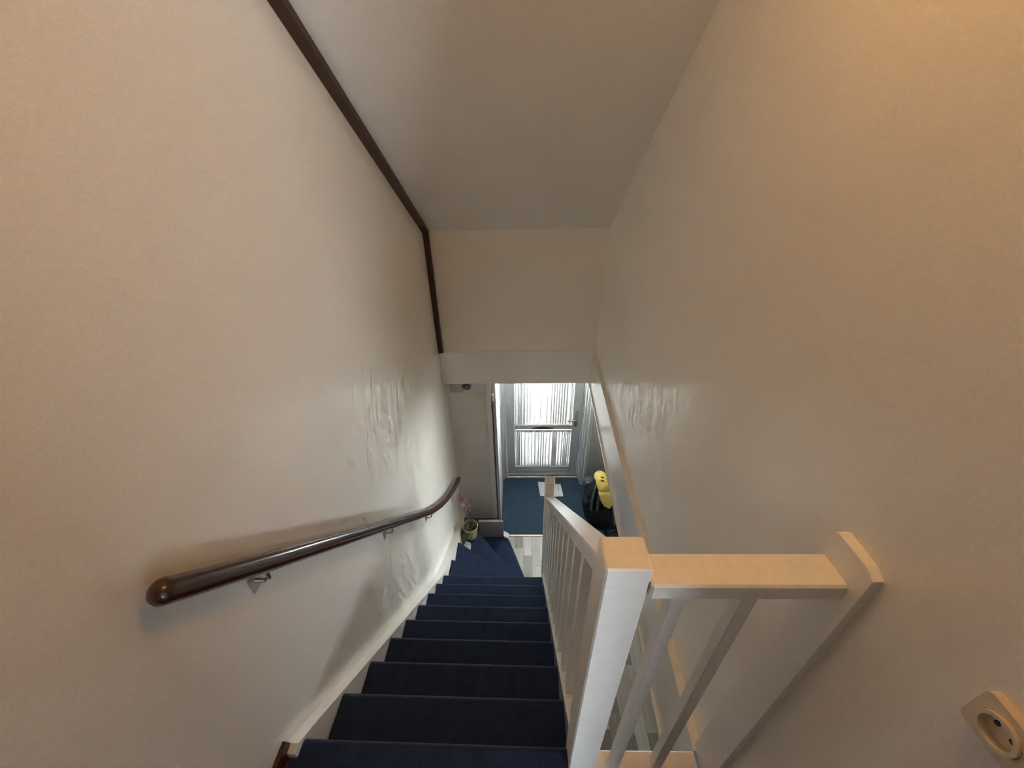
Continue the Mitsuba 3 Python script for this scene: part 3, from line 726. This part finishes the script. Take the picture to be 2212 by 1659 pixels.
# ------------------------------------------------------------------ wall socket at the right edge
so = thing('wall_socket', 'cream rounded wall socket on the right wall above the landing', 'wall socket')
sy, sz, sh = 0.1715, 1.056, 0.031
def wall_frame(m):
    """Local x along the wall toward -y, y up, z out of the wall."""
    v = m.vertices.copy()
    yy = sy - v[:, 0]
    m.vertices = np.c_[xr(yy) - v[:, 2], yy, sz + v[:, 1]]
    m.fix_normals()
    return m
plate_poly = sg.box(-sh + 0.008, -sh + 0.008, sh - 0.008, sh - 0.008).buffer(0.008)
ring = plate_poly.difference(sg.Point(0, 0).buffer(0.022))
part(so, 'plate', wall_frame(trimesh.creation.extrude_polygon(ring, 0.012, engine='earcut')), 'mat_socket', 30)
part(so, 'rim', wall_frame(trimesh.creation.annulus(0.0172, 0.0216, 0.018).apply_translation([0, 0, 0.008])), 'mat_socket', 30)
part(so, 'cup', wall_frame(trimesh.creation.cylinder(0.0185, 0.003).apply_translation([0, 0, 0.003])), 'mat_socket', 30)
for s in (-1, 1):
    part(so, 'pin_hole', wall_frame(trimesh.creation.cylinder(0.003, 0.002, sections=16).apply_translation([0.0085 * s, 0, 0.005])), 'mat_black_iron', label='dark pin hole')
part(so, 'earth_clip', wall_frame(trimesh.creation.box([0.006, 0.003, 0.012]).apply_translation([0, 0.0152, 0.010])), 'mat_steel')

# ------------------------------------------------------------------ out-of-view lamp, bedroom and window, placed to light the landing and walls
la = thing('unseen_ceiling_lamp', 'unseen round opal ceiling lamp placed to give warm light over the stair head', 'lamp')
LP = np.array([0.34, 0.62, 2.36])
part(la, 'shade', lathe([(0.0, 0.0), (0.135, 0.0), (0.147, 0.006), (0.152, 0.016), (0.152, 0.05), (0.0, 0.05)], 48, LP), 'mat_opal', emitter={'type': 'area', 'radiance': rgb(LAMP_LIGHT)})
part(la, 'base', trimesh.creation.cylinder(0.13, 0.012).apply_translation([LP[0], LP[1], CEIL - 0.005]), 'mat_white_satin')

BX0, BX1, BY0, BY1 = XB + 0.13, 3.5, -3.7, 0.02
struct('floor_bedroom', box(XB + 0.1, BX1, BY0, BY1, -0.12, -0.013), 'mat_plank_1', 'unseen bedroom floor beyond the doorway behind the viewer')
struct('ceiling_bedroom', box(XB + 0.1, BX1, BY0, BY1, CEIL, CEIL + 0.1), 'mat_unseen_room', 'unseen bedroom ceiling beyond the doorway behind the viewer')
struct('wall_bedroom_right', box(BX1, BX1 + 0.1, BY0, BY1, -0.12, CEIL + 0.1), 'mat_unseen_room', 'unseen bedroom wall facing the doorway behind the viewer')
struct('wall_bedroom_front', box(xr(BY1) + 0.13, BX1 + 0.1, BY1, BY1 + 0.1, -0.12, CEIL + 0.1), 'mat_unseen_room', 'unseen bedroom wall toward the stairwell behind the viewer')
struct('wall_bedroom_left', box(XB + 0.03, XB + 0.13, BY0, YB - 0.1, -0.12, CEIL + 0.1), 'mat_unseen_room', 'unseen bedroom wall beside the landing behind the viewer')
WX0, WX1, WZ0, WZ1 = 1.9, 3.4, 0.45, 1.5
struct('wall_bedroom_window', sheet((XB + 0.03, BY0), (BX1 + 0.1, BY0), [(0, -0.12), (BX1 - XB + 0.07, -0.12), (BX1 - XB + 0.07, CEIL + 0.1), (0, CEIL + 0.1)], 0.1,
       [[(WX0 - XB - 0.03, WZ0), (WX1 - XB - 0.03, WZ0), (WX1 - XB - 0.03, WZ1), (WX0 - XB - 0.03, WZ1)]]), 'mat_unseen_room', 'unseen bedroom wall with the window behind the viewer')
w1 = thing('unseen_window_1', 'unseen bedroom window behind the viewer placed to light the left wall', kind='structure')
for a in ((WX0, WX0 + 0.05, WZ0, WZ1), (WX1 - 0.05, WX1, WZ0, WZ1), (WX0 + 0.05, WX1 - 0.05, WZ0, WZ0 + 0.05), (WX0 + 0.05, WX1 - 0.05, WZ1 - 0.05, WZ1)):
    part(w1, 'window_frame', box(a[0], a[1], BY0 - 0.08, BY0 - 0.02, a[2], a[3], 0.004), 'mat_white_satin')
v = [(WX0 + 0.05, BY0 - 0.05, WZ0 + 0.05), (WX1 - 0.05, BY0 - 0.05, WZ0 + 0.05), (WX1 - 0.05, BY0 - 0.05, WZ1 - 0.05), (WX0 + 0.05, BY0 - 0.05, WZ1 - 0.05)]
part(w1, 'pane', tm(v, [[0, 2, 1], [0, 3, 2]]), 'mat_pane', emitter={'type': 'area', 'radiance': rgb(WINDOW_LIGHT)})

# unseen living room right of the hall, its window placed to light the stair foot
LX1, LY0, LY1 = 4.6, 0.8, 4.25
struct('floor_living', box(GX + 0.1, LX1, LY0, LY1, F - 0.12, F - 0.001), 'mat_plank_2', 'unseen living room floor beyond the hall doorway')
struct('ceiling_living', box(GX + 0.1, LX1, LY0, LY1, FL, FL + 0.09), 'mat_unseen_room', 'unseen living room ceiling beyond the hall doorway')
struct('wall_living_front', box(GX + 0.1, LX1 + 0.1, LY1, LY1 + 0.1, F, FL), 'mat_unseen_room', 'unseen living room wall toward the street')
struct('wall_living_back', box(GX + 0.1, LX1 + 0.1, LY0 - 0.1, LY0, F, FL), 'mat_unseen_room', 'unseen living room wall at the back')
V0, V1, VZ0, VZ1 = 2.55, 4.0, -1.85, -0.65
struct('wall_living_window', sheet((LX1, LY0), (LX1, LY1), [(0, F), (LY1 - LY0, F), (LY1 - LY0, FL), (0, FL)], 0.1, [[(V0 - LY0, VZ0), (V1 - LY0, VZ0), (V1 - LY0, VZ1), (V0 - LY0, VZ1)]]), 'mat_unseen_room', 'unseen living room wall with the window')
w2 = thing('unseen_window_2', 'unseen living room window beyond the hall placed to light the stair foot', kind='structure')
for a in ((V0, V0 + 0.05, VZ0, VZ1), (V1 - 0.05, V1, VZ0, VZ1), (V0 + 0.05, V1 - 0.05, VZ0, VZ0 + 0.05), (V0 + 0.05, V1 - 0.05, VZ1 - 0.05, VZ1)):
    part(w2, 'window_frame', box(LX1 + 0.02, LX1 + 0.08, a[0], a[1], a[2], a[3], 0.004), 'mat_white_satin')
v = [(LX1 + 0.05, V0 + 0.05, VZ0 + 0.05), (LX1 + 0.05, V1 - 0.05, VZ0 + 0.05), (LX1 + 0.05, V1 - 0.05, VZ1 - 0.05), (LX1 + 0.05, V0 + 0.05, VZ1 - 0.05)]
part(w2, 'pane', tm(v, [[0, 2, 1], [0, 3, 2]]), 'mat_pane', emitter={'type': 'area', 'radiance': rgb(LIVING_LIGHT)})
